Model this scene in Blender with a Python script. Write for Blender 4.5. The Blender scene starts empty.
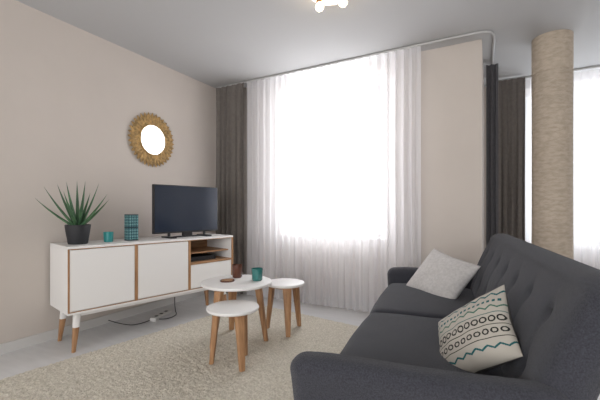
import bpy, bmesh, math, random
from mathutils import Vector, Matrix, noise
random.seed(4)
C = bpy.context
sc = C.scene

# ---------------------------------------------------------------- materials
def newmat(name):
    m = bpy.data.materials.new(name); m.use_nodes = True
    nt = m.node_tree; b = nt.nodes['Principled BSDF']
    return m, nt, b

def mat(name, col, rough=0.6, metal=0.0, var=0.0, vscale=8.0, bump=0.0, bscale=60.0, stretch=None,
        spec=None, sheen=0.0, col2=None, coat=0.0):
    m, nt, b = newmat(name)
    b.inputs['Base Color'].default_value = (*col, 1)
    b.inputs['Roughness'].default_value = rough
    b.inputs['Metallic'].default_value = metal
    if spec is not None: b.inputs['Specular IOR Level'].default_value = spec
    if sheen: b.inputs['Sheen Weight'].default_value = sheen
    if coat: b.inputs['Coat Weight'].default_value = coat
    tc = nt.nodes.new('ShaderNodeTexCoord'); mp = nt.nodes.new('ShaderNodeMapping')
    nt.links.new(tc.outputs['Object'], mp.inputs['Vector'])
    if stretch: mp.inputs['Scale'].default_value = stretch
    if var or col2:
        n = nt.nodes.new('ShaderNodeTexNoise'); n.inputs['Scale'].default_value = vscale
        n.inputs['Detail'].default_value = 6
        nt.links.new(mp.outputs[0], n.inputs['Vector'])
        r = nt.nodes.new('ShaderNodeValToRGB')
        c2 = col2 if col2 else tuple(max(0, c * (1 - var)) for c in col)
        c1 = col if col2 else tuple(min(1, c * (1 + var)) for c in col)
        r.color_ramp.elements[0].position = 0.35; r.color_ramp.elements[1].position = 0.65
        r.color_ramp.elements[0].color = (*c2, 1); r.color_ramp.elements[1].color = (*c1, 1)
        nt.links.new(n.outputs[0], r.inputs[0]); nt.links.new(r.outputs[0], b.inputs['Base Color'])
    if bump:
        n2 = nt.nodes.new('ShaderNodeTexNoise'); n2.inputs['Scale'].default_value = bscale
        n2.inputs['Detail'].default_value = 4
        nt.links.new(mp.outputs[0], n2.inputs['Vector'])
        bp = nt.nodes.new('ShaderNodeBump'); bp.inputs['Strength'].default_value = bump
        bp.inputs['Distance'].default_value = 0.01
        nt.links.new(n2.outputs[0], bp.inputs['Height']); nt.links.new(bp.outputs[0], b.inputs['Normal'])
    return m

def emis(name, col, s):
    m, nt, b = newmat(name)
    b.inputs['Emission Color'].default_value = (*col, 1); b.inputs['Emission Strength'].default_value = s
    b.inputs['Base Color'].default_value = (*col, 1)
    return m

def sheer_mat(name, col, trans):
    m, nt, b = newmat(name)
    out = nt.nodes['Material Output']; nt.nodes.remove(b)
    d = nt.nodes.new('ShaderNodeBsdfDiffuse'); t = nt.nodes.new('ShaderNodeBsdfTranslucent'); tr = nt.nodes.new('ShaderNodeBsdfTransparent')
    d.inputs[0].default_value = (*col, 1); t.inputs[0].default_value = (*col, 1)
    m1 = nt.nodes.new('ShaderNodeMixShader'); m1.inputs[0].default_value = 0.42
    nt.links.new(d.outputs[0], m1.inputs[1]); nt.links.new(t.outputs[0], m1.inputs[2])
    m2 = nt.nodes.new('ShaderNodeMixShader'); m2.inputs[0].default_value = 1 - trans
    nt.links.new(tr.outputs[0], m2.inputs[1]); nt.links.new(m1.outputs[0], m2.inputs[2])
    nt.links.new(m2.outputs[0], out.inputs[0])
    return m

def glass_mat(name, col, refl=0.1, tint=None):
    m, nt, b = newmat(name)
    out = nt.nodes['Material Output']; nt.nodes.remove(b)
    g = nt.nodes.new('ShaderNodeBsdfGlossy'); g.inputs['Roughness'].default_value = 0.03
    tr = nt.nodes.new('ShaderNodeBsdfTransparent'); tr.inputs[0].default_value = (*col, 1)
    m1 = nt.nodes.new('ShaderNodeMixShader'); m1.inputs[0].default_value = refl
    nt.links.new(tr.outputs[0], m1.inputs[1]); nt.links.new(g.outputs[0], m1.inputs[2])
    nt.links.new(m1.outputs[0], out.inputs[0])
    return m

def vcol_mat(name, rough=0.85, bump=0.3, bscale=300):
    m, nt, b = newmat(name)
    a = nt.nodes.new('ShaderNodeAttribute'); a.attribute_name = 'Col'
    nt.links.new(a.outputs['Color'], b.inputs['Base Color']); b.inputs['Roughness'].default_value = rough
    n2 = nt.nodes.new('ShaderNodeTexNoise'); n2.inputs['Scale'].default_value = bscale
    bp = nt.nodes.new('ShaderNodeBump'); bp.inputs['Strength'].default_value = bump; bp.inputs['Distance'].default_value = 0.004
    nt.links.new(n2.outputs[0], bp.inputs['Height']); nt.links.new(bp.outputs[0], b.inputs['Normal'])
    return m

M = {}
M['wall'] = mat('wall_paint', (0.575, 0.520, 0.475), 0.9, bump=0.05, bscale=150, var=0.015, vscale=3)
M['ceil'] = mat('ceiling_paint', (0.51, 0.51, 0.515), 0.95, bump=0.04, bscale=120)
M['floor'] = mat('floor_laminate', (0.64, 0.635, 0.635), 0.35, var=0.04, vscale=4, stretch=(1, 5, 1))
M['base'] = mat('baseboard_white', (0.60, 0.59, 0.575), 0.5)
M['rug'] = mat('shag_rug', (0.78, 0.73, 0.63), 1.0, col2=(0.57, 0.52, 0.43), vscale=80, bump=0.8, bscale=160)
M['white'] = mat('white_lacquer', (0.80, 0.79, 0.78), 0.4)
M['groove'] = mat('dark_gap', (0.05, 0.045, 0.04), 0.8)
M['oak'] = mat('oak_wood', (0.45, 0.25, 0.125), 0.5, col2=(0.29, 0.15, 0.07), vscale=9, stretch=(6, 6, 0.7), bump=0.08, bscale=20)
M['oakh'] = mat('oak_wood_flat', (0.44, 0.25, 0.13), 0.5, col2=(0.31, 0.165, 0.08), vscale=9, stretch=(6, 0.7, 6))
M['sofa'] = mat('charcoal_wool', (0.046, 0.047, 0.060), 0.95, col2=(0.023, 0.024, 0.032), vscale=220, bump=0.5, bscale=420, sheen=0.10)
M['button'] = mat('charcoal_button', (0.02, 0.021, 0.026), 0.9)
M['taupe'] = mat('taupe_curtain_cloth', (0.155, 0.138, 0.125), 0.95, var=0.08, vscale=30, bump=0.15, bscale=300)
M['grey'] = mat('grey_curtain_cloth', (0.08, 0.078, 0.085), 0.95, var=0.08, vscale=30)
M['sheer'] = sheer_mat('sheer_voile', (0.85, 0.845, 0.87), 0.32)
M['frame'] = mat('window_frame_white', (0.75, 0.75, 0.75), 0.4)
M['pane'] = glass_mat('window_glass', (1, 1, 1), 0.05)
M['stone'] = mat('column_stone', (0.53, 0.45, 0.365), 0.8, col2=(0.42, 0.35, 0.275), vscale=18, stretch=(1, 1, 2.6), bump=0.45, bscale=60)
M['black'] = mat('black_plastic', (0.012, 0.012, 0.014), 0.35)
M['screen'] = mat('tv_screen_glass', (0.012, 0.022, 0.042), 0.16, spec=0.8)
M['pot'] = mat('anthracite_pot', (0.02, 0.021, 0.025), 0.6, bump=0.1)
M['soil'] = mat('potting_soil', (0.05, 0.03, 0.02), 1.0, bump=1.0, bscale=120)
M['aloe'] = mat('aloe_leaf', (0.085, 0.19, 0.085), 0.45, col2=(0.035, 0.095, 0.045), vscale=25, stretch=(1, 1, 0.3))
M['gold'] = mat('gold_rattan', (0.42, 0.27, 0.11), 0.5, metal=0.35, var=0.4, vscale=40, bump=0.4, bscale=90)
M['mirror'] = mat('mirror_glass', (0.95, 0.95, 0.95), 0.02, metal=1.0)
M['tealc'] = mat('teal_ceramic', (0.02, 0.22, 0.22), 0.3)
M['tealg'] = mat('teal_glass', (0.03, 0.17, 0.16), 0.08, coat=0.5)
M['brownc'] = mat('brown_glass', (0.10, 0.035, 0.02), 0.25)
M['wax'] = mat('candle_wax', (0.75, 0.68, 0.55), 0.6)
M['copper'] = mat('brushed_copper', (0.80, 0.60, 0.45), 0.22, metal=1.0)
M['bulb'] = emis('warm_bulb', (1.0, 0.80, 0.55), 25.0)
M['pillowg'] = mat('light_grey_linen', (0.56, 0.54, 0.53), 0.95, var=0.08, vscale=60, bump=0.4, bscale=350)
M['patt'] = vcol_mat('patterned_cotton')
M['lant'] = vcol_mat('patterned_paper', 0.7, 0.1)
M['rail'] = mat('curtain_rail_white', (0.5, 0.5, 0.5), 0.4)

# ---------------------------------------------------------------- helpers
def finish(name, me, m=None, smooth=False, parent=None, loc=(0, 0, 0), rot=(0, 0, 0)):
    ob = bpy.data.objects.new(name, me); sc.collection.objects.link(ob)
    ob.location = loc; ob.rotation_euler = rot
    if m:
        for x in (m if isinstance(m, (list, tuple)) else [m]): me.materials.append(x)
    if smooth:
        for p in me.polygons: p.use_smooth = True
    if parent: ob.parent = parent
    return ob

def empty(name, loc=(0, 0, 0), rotz=0):
    e = bpy.data.objects.new(name, None); sc.collection.objects.link(e)
    e.location = loc; e.rotation_euler = (0, 0, rotz); e.empty_display_size = 0.1
    return e

def box(name, a, b, m, parent=None, bevel=0.0, seg=2):
    bm = bmesh.new(); bmesh.ops.create_cube(bm, size=1)
    s = [b[i] - a[i] for i in range(3)]; c = [(a[i] + b[i]) / 2 for i in range(3)]
    for v in bm.verts: v.co = Vector((v.co[i] * s[i] for i in range(3)))
    if bevel: bmesh.ops.bevel(bm, geom=bm.edges[:], offset=bevel, segments=seg, affect='EDGES', profile=0.5)
    me = bpy.data.meshes.new(name); bm.to_mesh(me); bm.free()
    return finish(name, me, m, False, parent, c)

def boxes(name, lst, m, parent=None):
    bm = bmesh.new()
    for a, b in lst:
        r = bmesh.ops.create_cube(bm, size=1)
        for v in r['verts']:
            v.co = Vector(((a[i] + b[i]) / 2 + v.co[i] * (b[i] - a[i]) for i in range(3)))
    me = bpy.data.meshes.new(name); bm.to_mesh(me); bm.free()
    return finish(name, me, m, False, parent)

def axis_coords(h, r, n):
    out = []
    for a in (45, 34, 22, 11): out.append(-(h - r) - r * math.tan(math.radians(a)))
    for i in range(n + 1): out.append(-(h - r) + 2 * (h - r) * i / n)
    for a in (11, 22, 34, 45): out.append((h - r) + r * math.tan(math.radians(a)))
    return out

def rbox(name, size, r, m, parent=None, loc=(0, 0, 0), rot=(0, 0, 0), n=(8, 8, 2), deform=None):
    h = [s / 2 for s in size]; ax = [axis_coords(h[i], r, n[i]) for i in range(3)]
    bm = bmesh.new()
    for d in range(3):
        u, v = (d + 1) % 3, (d + 2) % 3
        for sgn in (-1, 1):
            g = []
            for cu in ax[u]:
                row = []
                for cv in ax[v]:
                    p = [0, 0, 0]; p[d] = sgn * h[d]; p[u] = cu; p[v] = cv
                    inn = [max(-(h[i] - r), min(h[i] - r, p[i])) for i in range(3)]
                    dv = Vector((p[i] - inn[i] for i in range(3)))
                    q = Vector(inn) + (dv.normalized() * r if dv.length > 1e-9 else dv)
                    row.append(bm.verts.new(q))
                g.append(row)
            for i in range(len(g) - 1):
                for j in range(len(g[0]) - 1):
                    f = (g[i][j], g[i + 1][j], g[i + 1][j + 1], g[i][j + 1])
                    bm.faces.new(f if sgn > 0 else f[::-1])
    bmesh.ops.remove_doubles(bm, verts=bm.verts[:], dist=1e-5)
    if deform:
        for v in bm.verts: v.co = Vector(deform(v.co, h))
    me = bpy.data.meshes.new(name); bm.to_mesh(me); bm.free()
    return finish(name, me, m, True, parent, loc, rot)

def lathe(name, prof, m, parent=None, loc=(0, 0, 0), seg=48, rot=(0, 0, 0), smooth=True):
    bm = bmesh.new(); rings = []
    for r, z in prof:
        if r < 1e-6: rings.append([bm.verts.new((0, 0, z))])
        else: rings.append([bm.verts.new((r * math.cos(2 * math.pi * k / seg), r * math.sin(2 * math.pi * k / seg), z)) for k in range(seg)])
    for a, b in zip(rings, rings[1:]):
        for k in range(seg):
            k2 = (k + 1) % seg
            if len(a) == 1 and len(b) == 1: continue
            if len(a) == 1: bm.faces.new((a[0], b[k2], b[k]))
            elif len(b) == 1: bm.faces.new((a[k], a[k2], b[0]))
            else: bm.faces.new((a[k], a[k2], b[k2], b[k]))
    bmesh.ops.recalc_face_normals(bm, faces=bm.faces[:])
    me = bpy.data.meshes.new(name); bm.to_mesh(me); bm.free()
    ob = finish(name, me, m, smooth, parent, loc, rot)
    if smooth:
        try: me.set_sharp_from_angle(angle=math.radians(40))
        except Exception: pass
    return ob

def taper(name, p0, p1, w0, w1, m, parent=None, t0=None, t1=None, ang=0):
    """board-like tapered leg from p0 (top) to p1 (foot)"""
    t0 = t0 or w0; t1 = t1 or w1
    bm = bmesh.new(); n = 20; rows = []
    for p, w, t in ((p0, w0, t0), (p1, w1, t1)):
        row = []
        for k in range(n):
            a = 2 * math.pi * k / n; c, s = math.cos(a), math.sin(a)
            e = 0.55
            x = w / 2 * math.copysign(abs(c) ** e, c); y = t / 2 * math.copysign(abs(s) ** e, s)
            row.append(bm.verts.new((p[0] + x * math.cos(ang) - y * math.sin(ang), p[1] + x * math.sin(ang) + y * math.cos(ang), p[2])))
        rows.append(row)
    for k in range(n): bm.faces.new((rows[0][k], rows[0][(k + 1) % n], rows[1][(k + 1) % n], rows[1][k]))
    bm.faces.new(rows[0]); bm.faces.new(rows[1][::-1])
    bmesh.ops.recalc_face_normals(bm, faces=bm.faces[:])
    me = bpy.data.meshes.new(name); bm.to_mesh(me); bm.free()
    ob = finish(name, me, m, True, parent)
    try: me.set_sharp_from_angle(angle=math.radians(50))
    except Exception: pass
    return ob

def tube(name, pts, r, m, parent=None):
    cu = bpy.data.curves.new(name, 'CURVE'); cu.dimensions = '3D'; cu.bevel_depth = r; cu.bevel_resolution = 3
    sp = cu.splines.new('NURBS'); sp.points.add(len(pts) - 1)
    for i, p in enumerate(pts): sp.points[i].co = (*p, 1)
    sp.use_endpoint_u = True; sp.order_u = 3
    ob = bpy.data.objects.new(name, cu); sc.collection.objects.link(ob); cu.materials.append(m)
    if parent: ob.parent = parent
    return ob

# ---------------------------------------------------------------- room shell
XL, YB, XR, YB2, YR, H = -3.10, 3.60, 3.2, 5.03, -2.6, 2.60
XC = -0.065
T = 0.25
boxes('floor', [((XL - T, YR - T, -0.1), (XR + T, YB2 + T, 0))], M['floor'])
boxes('ceiling', [((XL - T, YR - T, H), (XR + T, YB2 + T, H + 0.15))], M['ceil'])
boxes('wall_left', [((XL - T, YR - T, 0), (XL, YB2 + T, H))], M['wall'])
boxes('wall_right', [((XR, YR - T, 0), (XR + T, YB2 + T, H))], M['wall'])
W1 = (-2.23, -0.925, 0.725, 2.50)
W2 = (0.30, 2.7, 0.60, 2.50)
W3 = (-2.4, 2.6, 0.4, 2.4)  # unseen rear opening, added to let fill light in
def wall_with_window(name, x0, x1, y0, y1, W):
    boxes(name, [((x0, y0, 0), (W[0], y1, H)), ((W[1], y0, 0), (x1, y1, H)),
                 ((W[0], y0, 0), (W[1], y1, W[2])), ((W[0], y0, W[3]), (W[1], y1, H))], M['wall'])
wall_with_window('wall_back', XL, XC, YB, YB + T, W1)
wall_with_window('wall_back_alcove', XC, XR, YB2, YB2 + T, W2)
boxes('wall_return', [((XC - T, YB + T, 0), (XC, YB2 + T, H))], M['wall'])
wall_with_window('wall_rear', XL, XR, YR - T, YR, W3)
boxes('baseboard_left', [((XL, YR, 0), (XL + 0.014, YB, 0.075))], M['base'])
boxes('baseboard_back', [((XL + 0.02, YB - 0.014, 0), (XC, YB, 0.075))], M['base'])

def window(name, W, y, splits):
    e = empty(name, ((W[0] + W[1]) / 2, y, W[2]))
    fw = 0.06
    w = (W[1] - W[0]) / 2; h = W[3] - W[2]
    L = [((-w, -0.03, 0), (w, 0.03, fw)), ((-w, -0.03, h - fw), (w, 0.03, h)),
         ((-w, -0.03, fw), (-w + fw, 0.03, h - fw)), ((w - fw, -0.03, fw), (w, 0.03, h - fw))]
    for s in splits:
        x = -w + s * 2 * w
        L.append(((x - 0.035, -0.03, fw), (x + 0.035, 0.03, h - fw)))
    boxes('frame', L, M['frame'], e)
    boxes('glass', [((-w + fw, -0.004, fw), (w - fw, 0.004, h - fw))], M['pane'], e)
    return e
window('window_1', W1, YB + 0.17, [])
window('window_2', W2, YB2 + 0.17, [0.33, 0.66])
window('added_fill_window', W3, YR - 0.17, [0.25, 0.5, 0.75])  # added window behind the camera, only there for fill
boxes('trim_sill', [((W1[0], YB - 0.03, W1[2] + 0.001), (W1[1], YB + 0.139, W1[2] + 0.02))], M['frame'])

# ---------------------------------------------------------------- curtains
def curtain(name, x0, x1, y, z0, z1, m, period, amp, seed=0, ends=None, nx=None):
    nx = nx or int((x1 - x0) / period * 16); nz = 24
    bm = bmesh.new(); g = []
    rnd = random.Random(seed); ph = rnd.random() * 6
    for i in range(nx + 1):
        u = i / nx; x = x0 + (x1 - x0) * u; row = []
        w = noise.noise(Vector((x * 3.1, seed, 0))) * 1.8
        for j in range(nz + 1):
            v = j / nz; z = z0 + (z1 - z0) * v
            a = amp * (0.75 + 0.5 * noise.noise(Vector((x * 2, z * .6, seed + 5)))) * (0.55 + 0.45 * (1 - v))
            p = 2 * math.pi * x / period + w + ph + 0.5 * noise.noise(Vector((x, z * .9, seed)))
            dy = a * math.sin(p) + a * 0.3 * math.sin(2.3 * p + 1)
            dx = 0.25 * a * math.cos(p)
            row.append(bm.verts.new((x + dx, y + dy, z)))
        g.append(row)
    for i in range(nx):
        for j in range(nz): bm.faces.new((g[i][j], g[i + 1][j], g[i + 1][j + 1], g[i][j + 1]))
    me = bpy.data.meshes.new(name); bm.to_mesh(me); bm.free()
    return finish(name, me, m, True)
curtain('sheer_curtain', -2.59, -0.57, 3.42, 0.015, 2.575, M['sheer'], 0.085, 0.028, 2)
curtain('taupe_curtain', -3.05, -2.60, 3.39, 0.015, 2.575, M['taupe'], 0.085, 0.038, 7)
curtain('grey_curtain', -0.035, 0.075, 4.22, 0.015, 2.575, M['grey'], 0.05, 0.025, 9)
curtain('taupe_curtain', 0.09, 0.36, 4.80, 0.015, 2.575, M['taupe'], 0.07, 0.03, 11)
curtain('sheer_curtain', 0.34, 2.75, 4.90, 0.015, 2.575, M['sheer'], 0.10, 0.028, 13)
tube('curtain_rail', [(-3.06, 3.42, 2.588), (-2, 3.42, 2.588), (-0.2, 3.42, 2.588), (-0.02, 3.43, 2.588), (0.035, 3.52, 2.588),
                      (0.03, 3.75, 2.588), (0.02, 4.3, 2.588)], 0.011, M['rail'])
tube('curtain_rail', [(0.0, 4.86, 2.588), (1.5, 4.86, 2.588), (3.15, 4.86, 2.588)], 0.011, M['rail'])

# ---------------------------------------------------------------- column
CR = 0.155
lathe('stone_column', [(CR, 0), (CR, 1.45), (CR - .0025, 1.455), (CR, 1.46), (CR, 2.27), (CR - .0025, 2.275), (CR, 2.28), (CR, H)], M['stone'], None, (0.494, 3.883, 0), 72)

# ---------------------------------------------------------------- rug
def rug():
    x0, x1, y0, y1 = 0, 2.75, 0, 3.3
    nx, ny = 380, 450
    bm = bmesh.new(); g = []
    for i in range(nx + 1):
        row = []
        for j in range(ny + 1):
            x = x0 + (x1 - x0) * i / nx; y = y0 + (y1 - y0) * j / ny
            e = min(i, nx - i, j, ny - j)
            lump = 0.5 + 0.5 * noise.noise(Vector((x * 30, y * 30, 0)))
            z = 0.004 + (0.009 + 0.007 * lump + random.random() * 0.009) * min(1, e / 3)
            jx = (random.random() - .5) * 0.006
            edge = 0.008 * noise.noise(Vector((x * 40, y * 40, 4))) if e == 0 else 0
            row.append(bm.verts.new((x + jx + edge, y + (random.random() - .5) * 0.006 + edge, z if e > 0 else 0.001)))
        g.append(row)
    for i in range(nx):
        for j in range(ny): bm.faces.new((g[i][j], g[i + 1][j], g[i + 1][j + 1], g[i][j + 1]))
    me = bpy.data.meshes.new('shag_rug'); bm.to_mesh(me); bm.free()
    return finish('shag_rug', me, M['rug'], True, None, (-2.77, -0.13, 0), (0, 0, -math.radians(8)))
rug()
RZ = 0.0285

# ---------------------------------------------------------------- sideboard  (local: +Y along length, +X front)
SA = -math.radians(12.5)
sb = empty('sideboard', (-2.64, 1.40, 0), SA)     # origin: near front corner
L, D, ZT, ZB = 1.47, 0.44, 0.777, 0.285
t = 0.022
box('top', (-D, 0, ZT - t), (0.0, L, ZT), M['white'], sb, 0.002)
box('bottom', (-D, 0, ZB), (0.0, L, ZB + t), M['white'], sb, 0.002)
box('side_near', (-D, 0, ZB + t), (-0.004, t, ZT - t), M['white'], sb)
box('side_far', (-D, L - t, ZB + t), (-0.004, L, ZT - t), M['white'], sb)
box('back_panel', (-D, t, ZB + t), (-D + 0.01, L - t, ZT - t), M['oakh'], sb)
box('edge_near', (-0.004, 0, ZB + t), (0.0, 0.012, ZT - t), M['oak'], sb)
box('edge_far', (-0.004, L - t, ZB + t), (0.003, L, ZT - t), M['oak'], sb)
box('edge_top', (0.0, 0, ZT - t), (0.002, L, ZT - t + 0.005), M['oakh'], sb)
box('edge_bottom', (0.0, 0, ZB + t - 0.006), (0.002, L, ZB + t), M['oakh'], sb)
s1, s2 = L / 3 - 0.005, 2 * L / 3 - 0.01
for i, s in enumerate((s1, s2)):
    box('divider_%d' % (i + 1), (-D + 0.01, s - 0.011, ZB + t), (0.001, s + 0.011, ZT - t), M['oak'], sb)
box('door_1', (-0.022, t - 0.006, ZB + t + 0.004), (-0.001, s1 - 0.014, ZT - t - 0.004), M['white'], sb, 0.0015)
box('door_2', (-0.022, s1 + 0.014, ZB + t + 0.004), (-0.001, s2 - 0.014, ZT - t - 0.004), M['white'], sb, 0.0015)
# open bay with shelf and drawer
zs = 0.53
box('shelf', (-D + 0.01, s2 + 0.011, zs), (-0.004, L - t, zs + 0.018), M['oakh'], sb)
box('drawer_front', (-0.022, s2 + 0.014, ZB + t + 0.004), (-0.001, L - t - 0.004, zs - 0.004), M['white'], sb, 0.0015)
box('bay_shelf_mid', (-D + 0.01, s2 + 0.011, 0.625), (-0.05, L - t, 0.637), M['oakh'], sb)
box('receiver', (-0.30, s2 + 0.05, zs + 0.019), (-0.06, s2 + 0.33, zs + 0.06), M['black'], sb, 0.003)
# plinth rail & legs
box('rail_front', (-0.09, 0.10, ZB - 0.03), (-0.05, L - 0.10, ZB), M['white'], sb)
box('rail_back', (-D + 0.05, 0.10, ZB - 0.03), (-D + 0.09, L - 0.10, ZB), M['white'], sb)
k = 0
for y, dy in ((0.08, -0.03), (L - 0.08, 0.03)):
    for x, dx in ((-0.07, 0.02), (-D + 0.07, -0.015)):
        k += 1
        xm, ym = x + dx * 0.35, y + dy * 0.35
        zm = ZB * 0.62
        taper('leg_upper_%d' % k, (x, y, ZB), (xm, ym, zm), 0.050, 0.042, M['white'], sb)
        taper('leg_%d' % k, (xm, ym, zm), (x + dx, y + dy, 0.0), 0.042, 0.025, M['oak'], sb)

def SB(s, back, z=ZT):   # sideboard-local -> world
    v = Matrix.Rotation(SA, 4, 'Z') @ Vector((-back, s, 0))
    return (-2.64 + v.x, 1.40 + v.y, z)

# television
tv = empty('television', SB(1.06, 0.19), SA)
box('panel', (-0.02, -0.345, 0.045), (0.018, 0.345, 0.495), M['black'], tv, 0.004)
box('screen', (0.018, -0.335, 0.060), (0.0195, 0.335, 0.486), M['screen'], tv)
box('neck', (-0.018, -0.05, 0.012), (0.012, 0.05, 0.06), M['black'], tv, 0.004)
box('stand_foot_1', (-0.09, -0.22, 0.0), (0.09, -0.16, 0.014), M['black'], tv, 0.004)
box('stand_foot_2', (-0.09, 0.16, 0.0), (0.09, 0.22, 0.014), M['black'], tv, 0.004)
box('stand_bar', (-0.012, -0.22, 0.002), (0.012, 0.22, 0.014), M['black'], tv, 0.002)
box('foot_post_1', (-0.008, -0.2, 0.01), (0.008, -0.18, 0.05), M['black'], tv)
box('foot_post_2', (-0.008, 0.18, 0.01), (0.008, 0.2, 0.05), M['black'], tv)

# cables under the sideboard
tube('power_cable', [(-2.95, 1.9, 0.07), (-2.85, 2.0, 0.008), (-2.78, 2.1, 0.008), (-2.80, 2.25, 0.008), (-2.68, 2.3, 0.008), (-2.70, 2.45, 0.008), (-2.8, 2.5, 0.03), (-2.85, 2.55, 0.2)], 0.004, M['black'])
ps = empty('power_strip', (-2.80, 2.34, 0), 0.3)
box('body', (-0.03, -0.14, 0), (0.03, 0.14, 0.035), M['base'], ps, 0.006)
for i in range(3): lathe('socket_%d' % i, [(0, 0.0355), (0.018, 0.0355), (0.018, 0.034)], M['groove'], ps, (0, -0.08 + i * 0.08, 0.0), 20)

# potted aloe
al = empty('potted_aloe', SB(0.125, 0.205))
lathe('pot', [(0, 0), (0.062, 0), (0.068, 0.006), (0.086, 0.125), (0.088, 0.148), (0.082, 0.150), (0.078, 0.13), (0, 0.128)], M['pot'], al)
lathe('soil', [(0.079, 0.13), (0.05, 0.135), (0, 0.138)], M['soil'], al)
def leaf(i, az, tilt, ln, w):
    bm = bmesh.new(); n = 14; rows = []
    pos = Vector((0.012 * math.cos(az), 0.012 * math.sin(az), 0.128)); out = Vector((math.cos(az), math.sin(az), 0)); side = Vector((-math.sin(az), math.cos(az), 0))
    for k in range(n + 1):
        f = k / n
        a = tilt * (1.15 - 0.30 * f)
        d = out * math.sin(a) + Vector((0, 0, 1)) * math.cos(a); nn = out * math.cos(a) - Vector((0, 0, 1)) * math.sin(a)
        ww = w * (0.85 + 0.5 * f - 0.5 * f * f) * (1 - f ** 1.6) + 0.0006
        th = ww * 0.35
        row = []
        for ca, cb in ((-1, -0.55), (-0.6, 0.25), (0, 0.55), (0.6, 0.25), (1, -0.55), (0.55, 0.0 + 0.9 * 1), (0, 1.15), (-0.55, 0.9)):
            row.append(bm.verts.new(pos + side * ca * ww / 2 + nn * cb * th))
        rows.append(row)
        pos = pos + d * ln / n
    for a_, b_ in zip(rows, rows[1:]):
        for k in range(8): bm.faces.new((a_[k], a_[(k + 1) % 8], b_[(k + 1) % 8], b_[k]))
    bmesh.ops.recalc_face_normals(bm, faces=bm.faces[:])
    me = bpy.data.meshes.new('leaf'); bm.to_mesh(me); bm.free()
    finish('leaf_%d' % i, me, M['aloe'], True, al)
rr = random.Random(3)
for i in range(14):
    az = i * 2.39996 + 0.3
    tl = 0.10 + 0.84 * ((i + 0.5) / 14) ** 0.85
    leaf(i, az, tl, 0.385 - 0.06 * (i / 14) + rr.uniform(-.04, .03), 0.031)

# teal cup and lantern on the sideboard
tc_ = empty('teal_tealight_cup', SB(0.345, 0.20))
lathe('cup', [(0, 0), (0.030, 0), (0.034, 0.004), (0.038, 0.082), (0.035, 0.082), (0.031, 0.02), (0, 0.02)], M['tealc'], tc_)
lathe('wax', [(0.0315, 0.021), (0.0325, 0.045), (0, 0.045)], M['wax'], tc_)
ln = empty('patterned_lantern', SB(0.53, 0.20), SA)
def lantern():
    bm = bmesh.new(); n, nz = 96, 90; hz = 0.225; a = 0.045; rows = []; cl = bm.loops.layers.color.new('Col')
    def col(k, z):
        u = (k / n * 16) % 1 - .5; v = (z / hz * 9) % 1 - .5
        if z < .012 or z > hz - .012 or abs(z - hz / 2) < .006: return (0.03, 0.16, 0.20, 1)
        return (0.45, 0.62, 0.62, 1) if abs(u) + abs(v) < 0.33 or abs(abs(u) + abs(v) - .5) < 0.06 else (0.035, 0.26, 0.30, 1)
    for j in range(nz + 1):
        z = hz * j / nz; row = []
        for k in range(n):
            an = 2 * math.pi * k / n; c, s = math.cos(an), math.sin(an)
            q = 1 / (abs(c) ** 8 + abs(s) ** 8) ** (1 / 8)
            row.append(bm.verts.new((a * q * c, a * q * s, z)))
        rows.append(row)
    for j in range(nz):
        for k in range(n):
            f = bm.faces.new((rows[j][k], rows[j][(k + 1) % n], rows[j + 1][(k + 1) % n], rows[j + 1][k]))
            for l in f.loops: l[cl] = col(k, hz * j / nz)
    f = bm.faces.new(rows[-1]); f2 = bm.faces.new(rows[0][::-1])
    for ff in (f, f2):
        for l in ff.loops: l[cl] = (0.03, 0.16, 0.2, 1)
    me = bpy.data.meshes.new('lantern_body'); bm.to_mesh(me); bm.free()
    finish('lantern_body', me, M['lant'], False, ln)
lantern()

# ---------------------------------------------------------------- sunburst mirror
mi = empty('sunburst_mirror', (XL + 0.012, 2.465, 1.764))
lathe('glass', [(0, 0.020), (0.155, 0.020), (0.155, 0.0)], M['mirror'], mi, (0, 0, 0), 64, (0, math.radians(90), 0), False)
lathe('rim', [(0.150, 0.0), (0.150, 0.024), (0.155, 0.030), (0.163, 0.030), (0.168, 0.022), (0.168, 0.0)], M['gold'], mi, (0, 0, 0), 64, (0, math.radians(90), 0))
def petals():
    bm = bmesh.new()
    for ring, (n, r0, r1, w, x) in enumerate(((36, 0.155, 0.285, 0.044, 0.004), (36, 0.155, 0.262, 0.042, 0.013))):
        for k in range(n):
            a = 2 * math.pi * (k + 0.5 * ring) / n
            rad = Vector((0, math.cos(a), math.sin(a))); tg = Vector((0, -math.sin(a), math.cos(a)))
            m_ = 8; Lr, Rr, Cr = [], [], []
            for q in range(m_ + 1):
                f = q / m_; rr_ = r0 + (r1 - r0) * f; ww = w / 2 * math.sin(math.pi * (0.22 + 0.78 * f)) ** 0.6 if f < 1 else 0.001
                Lr.append(bm.verts.new(rad * rr_ - tg * ww + Vector((x, 0, 0))))
                Cr.append(bm.verts.new(rad * rr_ + Vector((x + 0.008 * (1 - f) + 0.003, 0, 0))))
                Rr.append(bm.verts.new(rad * rr_ + tg * ww + Vector((x, 0, 0))))
            for q in range(m_):
                bm.faces.new((Lr[q], Cr[q], Cr[q + 1], Lr[q + 1])); bm.faces.new((Cr[q], Rr[q], Rr[q + 1], Cr[q + 1]))
    me = bpy.data.meshes.new('petals'); bm.to_mesh(me); bm.free()
    finish('petal_frame', me, M['gold'], False, mi)
petals()
lathe('back_disc', [(0, 0), (0.2, 0), (0.2, -0.01), (0, -0.01)], M['gold'], mi, (0, 0, 0), 48, (0, math.radians(90), 0), False)

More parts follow.
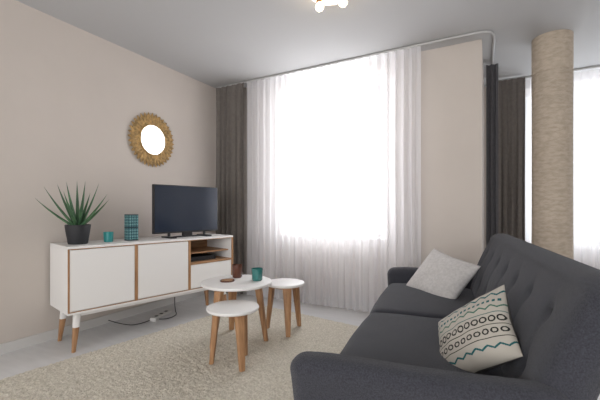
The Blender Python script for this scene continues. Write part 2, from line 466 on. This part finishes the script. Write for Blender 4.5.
# ---------------------------------------------------------------- nesting tables
def table(loc, r, h, angs, foot_r, top_r, w):
    e = empty('nesting_side_table', (loc[0], loc[1], RZ))
    h -= RZ
    lathe('top', [(0, h - 0.022), (r - 0.010, h - 0.022), (r - 0.002, h - 0.016), (r, h - 0.008), (r - 0.003, h - 0.001), (r - 0.006, h), (0, h)], M['white'], e, (0, 0, 0), 96)
    lathe('apron', [(0, h - 0.040), (r * 0.62, h - 0.040), (r * 0.64, h - 0.022), (0, h - 0.022)], M['oak'], e, (0, 0, 0), 48)
    for i, a in enumerate(angs):
        a = math.radians(a); c, s = math.cos(a), math.sin(a)
        taper('leg_%d' % (i + 1), (top_r * c, top_r * s, h - 0.022), (foot_r * c, foot_r * s, 0), w, w * 0.5, M['oak'], e, w * 0.62, w * 0.42, a + math.pi / 2)
table((-1.747, 2.18), 0.275, 0.482, (20, 140, 260), 0.235, 0.17, 0.080)
table((-1.498, 1.828), 0.172, 0.403, (213, 333, 93), 0.140, 0.105, 0.072)
table((-1.519, 2.532), 0.165, 0.433, (-50, 70, 190), 0.16, 0.115, 0.072)

bc = empty('brown_tealight_holder', (-1.84, 2.30, 0.482))
lathe('glass', [(0, 0), (0.034, 0), (0.040, 0.01), (0.042, 0.105), (0.039, 0.105), (0.036, 0.02), (0, 0.02)], M['brownc'], bc)
lathe('wax', [(0.0365, 0.021), (0.0375, 0.05), (0, 0.05)], M['wax'], bc)
gc = empty('teal_glass_tumbler', (-1.625, 2.28, 0.482))
lathe('glass', [(0, 0), (0.036, 0), (0.042, 0.008), (0.046, 0.095), (0.0435, 0.095), (0.039, 0.015), (0, 0.015)], M['tealg'], gc)
lathe('wax', [(0.0395, 0.016), (0.042, 0.06), (0, 0.06)], M['wax'], gc)
cd = empty('wooden_coaster', (-1.81, 2.14, 0.482), 0.3)
lathe('disc', [(0, 0), (0.055, 0), (0.058, 0.004), (0.055, 0.010), (0, 0.010)], M['brownc'], cd)
lathe('inlay', [(0, 0.0105), (0.045, 0.0105), (0.045, 0.009)], M['oak'], cd)

# ---------------------------------------------------------------- sofa (local: +Y far, -X front)
SO = (-0.70, 2.87, 0); SR = math.radians(6.5)
YN = -1.72    # near end of the seat
so = empty('grey_sofa', SO, SR)
rbox('base', (0.78, -YN + 0.15, 0.16), 0.03, M['sofa'], so, (0.39, YN / 2, 0.25), n=(4, 8, 2))
def cush(co, h):
    u, v, w = co.x / h[0], co.y / h[1], co.z / h[2]
    f = max(0, 1 - u ** 2) ** 0.6 * max(0, 1 - v ** 2) ** 0.6
    z = co.z + (0.028 * f if w > 0 else 0)
    x = co.x - (0.02 * (1 - v * v) * (1 - w * w) if u < -0.9 else 0)
    return (x, co.y, z + 0.003 * noise.noise(co * 9))
for i, (ya, yb) in enumerate(((YN, YN / 2 - 0.002), (YN / 2 + 0.002, 0.0))):
    rbox('seat_cushion_%d' % (i + 1), (0.64, yb - ya, 0.15), 0.05, M['sofa'], so, (0.29, (ya + yb) / 2, 0.375), n=(16, 20, 2), deform=cush)

def sofa_back():
    NF = 34
    y0, y1 = YN - 0.12, 0.12
    NY = 150
    rowsz = [0.56, 0.73]
    bys = [y0 + 0.20 + i * (y1 - y0 - 0.40) / 6 for i in range(7)]
    bm = bmesh.new(); g = []
    def prof(f):
        z = 0.34 + (0.835 - 0.34) * f
        x = 0.56 + 0.155 * f ** 1.2
        return x, z
    for i in range(NY + 1):
        yy = y0 + (y1 - y0) * i / NY
        e = min(yy - y0, y1 - yy)
        rr_ = 0.13
        k = 1 if e >= rr_ else math.sqrt(max(0, 1 - (1 - e / rr_) ** 2))
        hs = 1 - 0.13 * (1 - k)
        th = 0.13 * (0.25 + 0.75 * min(1, math.sqrt(max(0, 1 - (1 - min(1, e / 0.06)) ** 2))))
        row = []
        for j in range(NF + 1):
            f = j / NF; x, z = prof(f)
            d = 0
            for r_i, zr in enumerate(rowsz):
                for yb in bys:
                    dd = ((yy - yb) ** 2 + ((z - zr) * 1.0) ** 2) ** .5
                    d += 0.018 * math.exp(-(dd / 0.026) ** 2) + 0.009 * math.exp(-(dd / 0.08) ** 2)
            for yb in bys: d += 0.007 * math.exp(-((yy - yb) / 0.014) ** 2) * math.sin(math.pi * min(1, f * 1.02))
            if e < 0.06: d *= e / 0.06
            x2 = x + d - 0.02 * math.sin(math.pi * f) * k
            row.append((x2 + (0.13 - th) * 0.3, z))
        xt, zt = prof(1.0)
        for a in range(1, 12):
            an = math.pi * a / 12
            row.append((xt + th / 2 - th / 2 * math.cos(an) + (0.13 - th) * 0.3, zt + 0.035 * math.sin(an)))
        for j in range(8, -1, -1):
            f = j / 8; x, z = prof(f)
            row.append((x + th + (0.13 - th) * 0.3, z if f > 0 else 0.2))
        out = []
        for x, z in row:
            zz = 0.34 + (z - 0.34) * hs if z > 0.34 else z
            out.append(bm.verts.new((x, yy, zz)))
        g.append(out)
    n = len(g[0])
    for i in range(NY):
        for j in range(n - 1): bm.faces.new((g[i][j], g[i][j + 1], g[i + 1][j + 1], g[i + 1][j]))
    bm.faces.new(g[0]); bm.faces.new(g[-1][::-1])
    bmesh.ops.recalc_face_normals(bm, faces=bm.faces[:])
    me = bpy.data.meshes.new('backrest'); bm.to_mesh(me); bm.free()
    finish('backrest', me, M['sofa'], True, so)
    for a, zr in enumerate(rowsz):
        for b_, yb in enumerate(bys):
            f = (zr - 0.34) / 0.495; x, z = prof(f)
            rbox('button_%d_%d' % (a, b_), (0.010, 0.020, 0.020), 0.0045, M['button'], so, (x + 0.026 - 0.02 * math.sin(math.pi * f), yb, zr), n=(1, 1, 1))
sofa_back()
def armdef(sgn):
    def f(co, h):
        fx = (co.x + h[0]) / (2 * h[0]); fz = (co.z + h[2]) / (2 * h[2])
        z = co.z + 0.02 * fz * max(0, (fx - 0.45) / 0.55) ** 2 - 0.012 * fz * math.exp(-(fx / 0.12) ** 2)
        y = co.y + sgn * 0.035 * fz ** 2
        x = co.x - 0.025 * fz * (1 - fx)
        return (x, y, z)
    return f
rbox('arm_near', (0.78, 0.125, 0.38), 0.055, M['sofa'], so, (0.30, YN - 0.063, 0.375), n=(16, 3, 10), deform=armdef(-1))
rbox('arm_far', (0.74, 0.125, 0.38), 0.055, M['sofa'], so, (0.34, 0.063, 0.375), n=(16, 3, 10), deform=armdef(1))
k = 0
for x in (0.08, 0.66):
    for y in (YN - 0.03, 0.03):
        k += 1
        taper('leg_%d' % k, (x, y, 0.19), (x, y, RZ), 0.05, 0.03, M['oak'], so)

# ---------------------------------------------------------------- pillows
def pillow(name, w, h, th, loc, normal, roll, m, colfn=None, n=60):
    bm = bmesh.new(); cl = bm.loops.layers.color.new('Col'); g = {}
    def P(i, j, s):
        u = -1 + 2 * i / n; v = -1 + 2 * j / n
        pin = 0.08
        x = u * w / 2 * (1 - pin * (1 - abs(v)) ** 1 * abs(u) ** 3)
        y = v * h / 2 * (1 - pin * (1 - abs(u)) ** 1 * abs(v) ** 3)
        f = (max(0, 1 - u ** 2) * max(0, 1 - v ** 2)) ** 0.5
        z = s * th / 2 * f * (1 + 0.12 * noise.noise(Vector((u * 2, v * 2, s * 3)))) + 0.006 * noise.noise(Vector((u * 4, v * 4, s))) * f
        return (x, y, z)
    for s in (1, -1):
        for i in range(n + 1):
            for j in range(n + 1):
                if s == -1 and (i in (0, n) or j in (0, n)): g[i, j, s] = g[i, j, 1]
                else: g[i, j, s] = bm.verts.new(P(i, j, s))
        for i in range(n):
            for j in range(n):
                vs = (g[i, j, s], g[i + 1, j, s], g[i + 1, j + 1, s], g[i, j + 1, s])
                f = bm.faces.new(vs if s > 0 else vs[::-1])
                if colfn:
                    for l in f.loops:
                        c = colfn((i + .5) / n, (j + .5) / n, s); l[cl] = (*c, 1)
    me = bpy.data.meshes.new(name); bm.to_mesh(me); bm.free()
    ob = finish(name, me, m, True)
    z = Vector(normal).normalized(); up = Vector((0, 0, 1)); x = up.cross(z).normalized(); y = z.cross(x)
    R = Matrix((x, y, z)).transposed() @ Matrix.Rotation(roll, 3, 'Z')
    ob.matrix_world = Matrix.Translation(loc) @ R.to_4x4()
    return ob
def patt(u, v, s):
    base = (0.70, 0.68, 0.64)
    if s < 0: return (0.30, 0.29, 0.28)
    teal = (0.02, 0.33, 0.35); blk = (0.03, 0.03, 0.035); grn = (0.22, 0.40, 0.34)
    tri = abs((u * 8) % 1 - .5) * 2
    if abs(v - 0.84 - 0.05 * tri) < 0.014: return teal
    if abs(v - 0.75) < 0.020 and (u * 18) % 1 < 0.55: return teal
    if abs(v - 0.64 - 0.04 * tri) < 0.011: return grn
    if abs(v - 0.575) < 0.006: return teal
    cu = (u * 11) % 1 - .5; cv = (v - 0.49) * 10
    r = (cu * cu + cv * cv) ** .5
    if abs(r - 0.36) < 0.09: return blk
    if abs(v - 0.41) < 0.006: return blk
    cv = (v - 0.33) * 11
    r = ((cu) ** 2 + cv * cv) ** .5
    if abs(r - 0.32) < 0.09: return blk
    if abs(v - 0.25) < 0.006: return blk
    if abs(v - 0.13 - 0.04 * tri) < 0.012: return teal
    return base
pillow('patterned_cushion', 0.35, 0.30, 0.13, (-0.055, 1.49, 0.562), (-0.66, -0.50, 0.50), math.radians(46), M['patt'], patt, 200)
pillow('grey_cushion', 0.47, 0.37, 0.14, (-0.31, 2.63, 0.568), (-0.50, -0.62, 0.62), math.radians(-10), M['pillowg'])

# ---------------------------------------------------------------- ceiling lamp
cl_ = empty('ceiling_lamp', (-1.0, 2.28, H))
lathe('plate', [(0, 0), (0.15, 0), (0.155, -0.012), (0.14, -0.028), (0.03, -0.034), (0, -0.034)], M['copper'], cl_, (0, 0, 0), 64)
for i in range(3):
    a = math.radians(40 + 120 * i); c, s = math.cos(a), math.sin(a)
    tube('arm_%d' % i, [(0.03 * c, 0.03 * s, -0.03), (0.07 * c, 0.07 * s, -0.045), (0.09 * c, 0.09 * s, -0.045)], 0.008, M['copper'], cl_)
    lathe('socket_%d' % i, [(0, -0.034), (0.024, -0.034), (0.026, -0.055), (0.02, -0.058)], M['copper'], cl_, (0.10 * c, 0.10 * s, 0), 32)
    lathe('bulb_%d' % i, [(0.014, -0.056), (0.022, -0.062), (0.029, -0.075), (0.027, -0.090), (0.016, -0.101), (0, -0.105)], M['bulb'], cl_, (0.10 * c, 0.10 * s, 0), 32)

# ---------------------------------------------------------------- lights
def area(name, loc, rot, sx, sy, e, col):
    l = bpy.data.lights.new(name, 'AREA'); l.shape = 'RECTANGLE'; l.size = sx; l.size_y = sy; l.energy = e; l.color = col
    o = bpy.data.objects.new(name, l); sc.collection.objects.link(o); o.location = loc; o.rotation_euler = rot
    return o
area('daylight_window_1', ((W1[0] + W1[1]) / 2, YB + T + 0.12, 1.62), (math.radians(-90), 0, 0), 1.35, 1.85, 66, (0.99, 0.99, 1))
area('daylight_window_2', ((W2[0] + W2[1]) / 2, YB2 + T + 0.12, 1.55), (math.radians(-90), 0, 0), 2.4, 1.9, 75, (0.93, 0.97, 1))
area('rear_fill_light', (0.1, YR - T - 0.12, 1.4), (math.radians(90), 0, 0), 5.0, 2.0, 180, (1, 0.98, 0.96))  # added fill lamp outside the made-up rear opening
w = bpy.data.worlds.new('World'); sc.world = w; w.use_nodes = True
w.node_tree.nodes['Background'].inputs[0].default_value = (0.9, 0.95, 1, 1)
w.node_tree.nodes['Background'].inputs[1].default_value = 1.3

# ---------------------------------------------------------------- camera
cam = bpy.data.cameras.new('camera'); co = bpy.data.objects.new('camera', cam); sc.collection.objects.link(co)
co.location = (0, 0, 1.048); co.rotation_euler = (math.radians(90), 0, math.radians(28.5))
cam.sensor_width = 36; cam.lens = 36 * 350 / 600; cam.shift_y = 9 / 600; cam.clip_start = 0.02
sc.camera = co
sc.view_settings.view_transform = 'Standard'
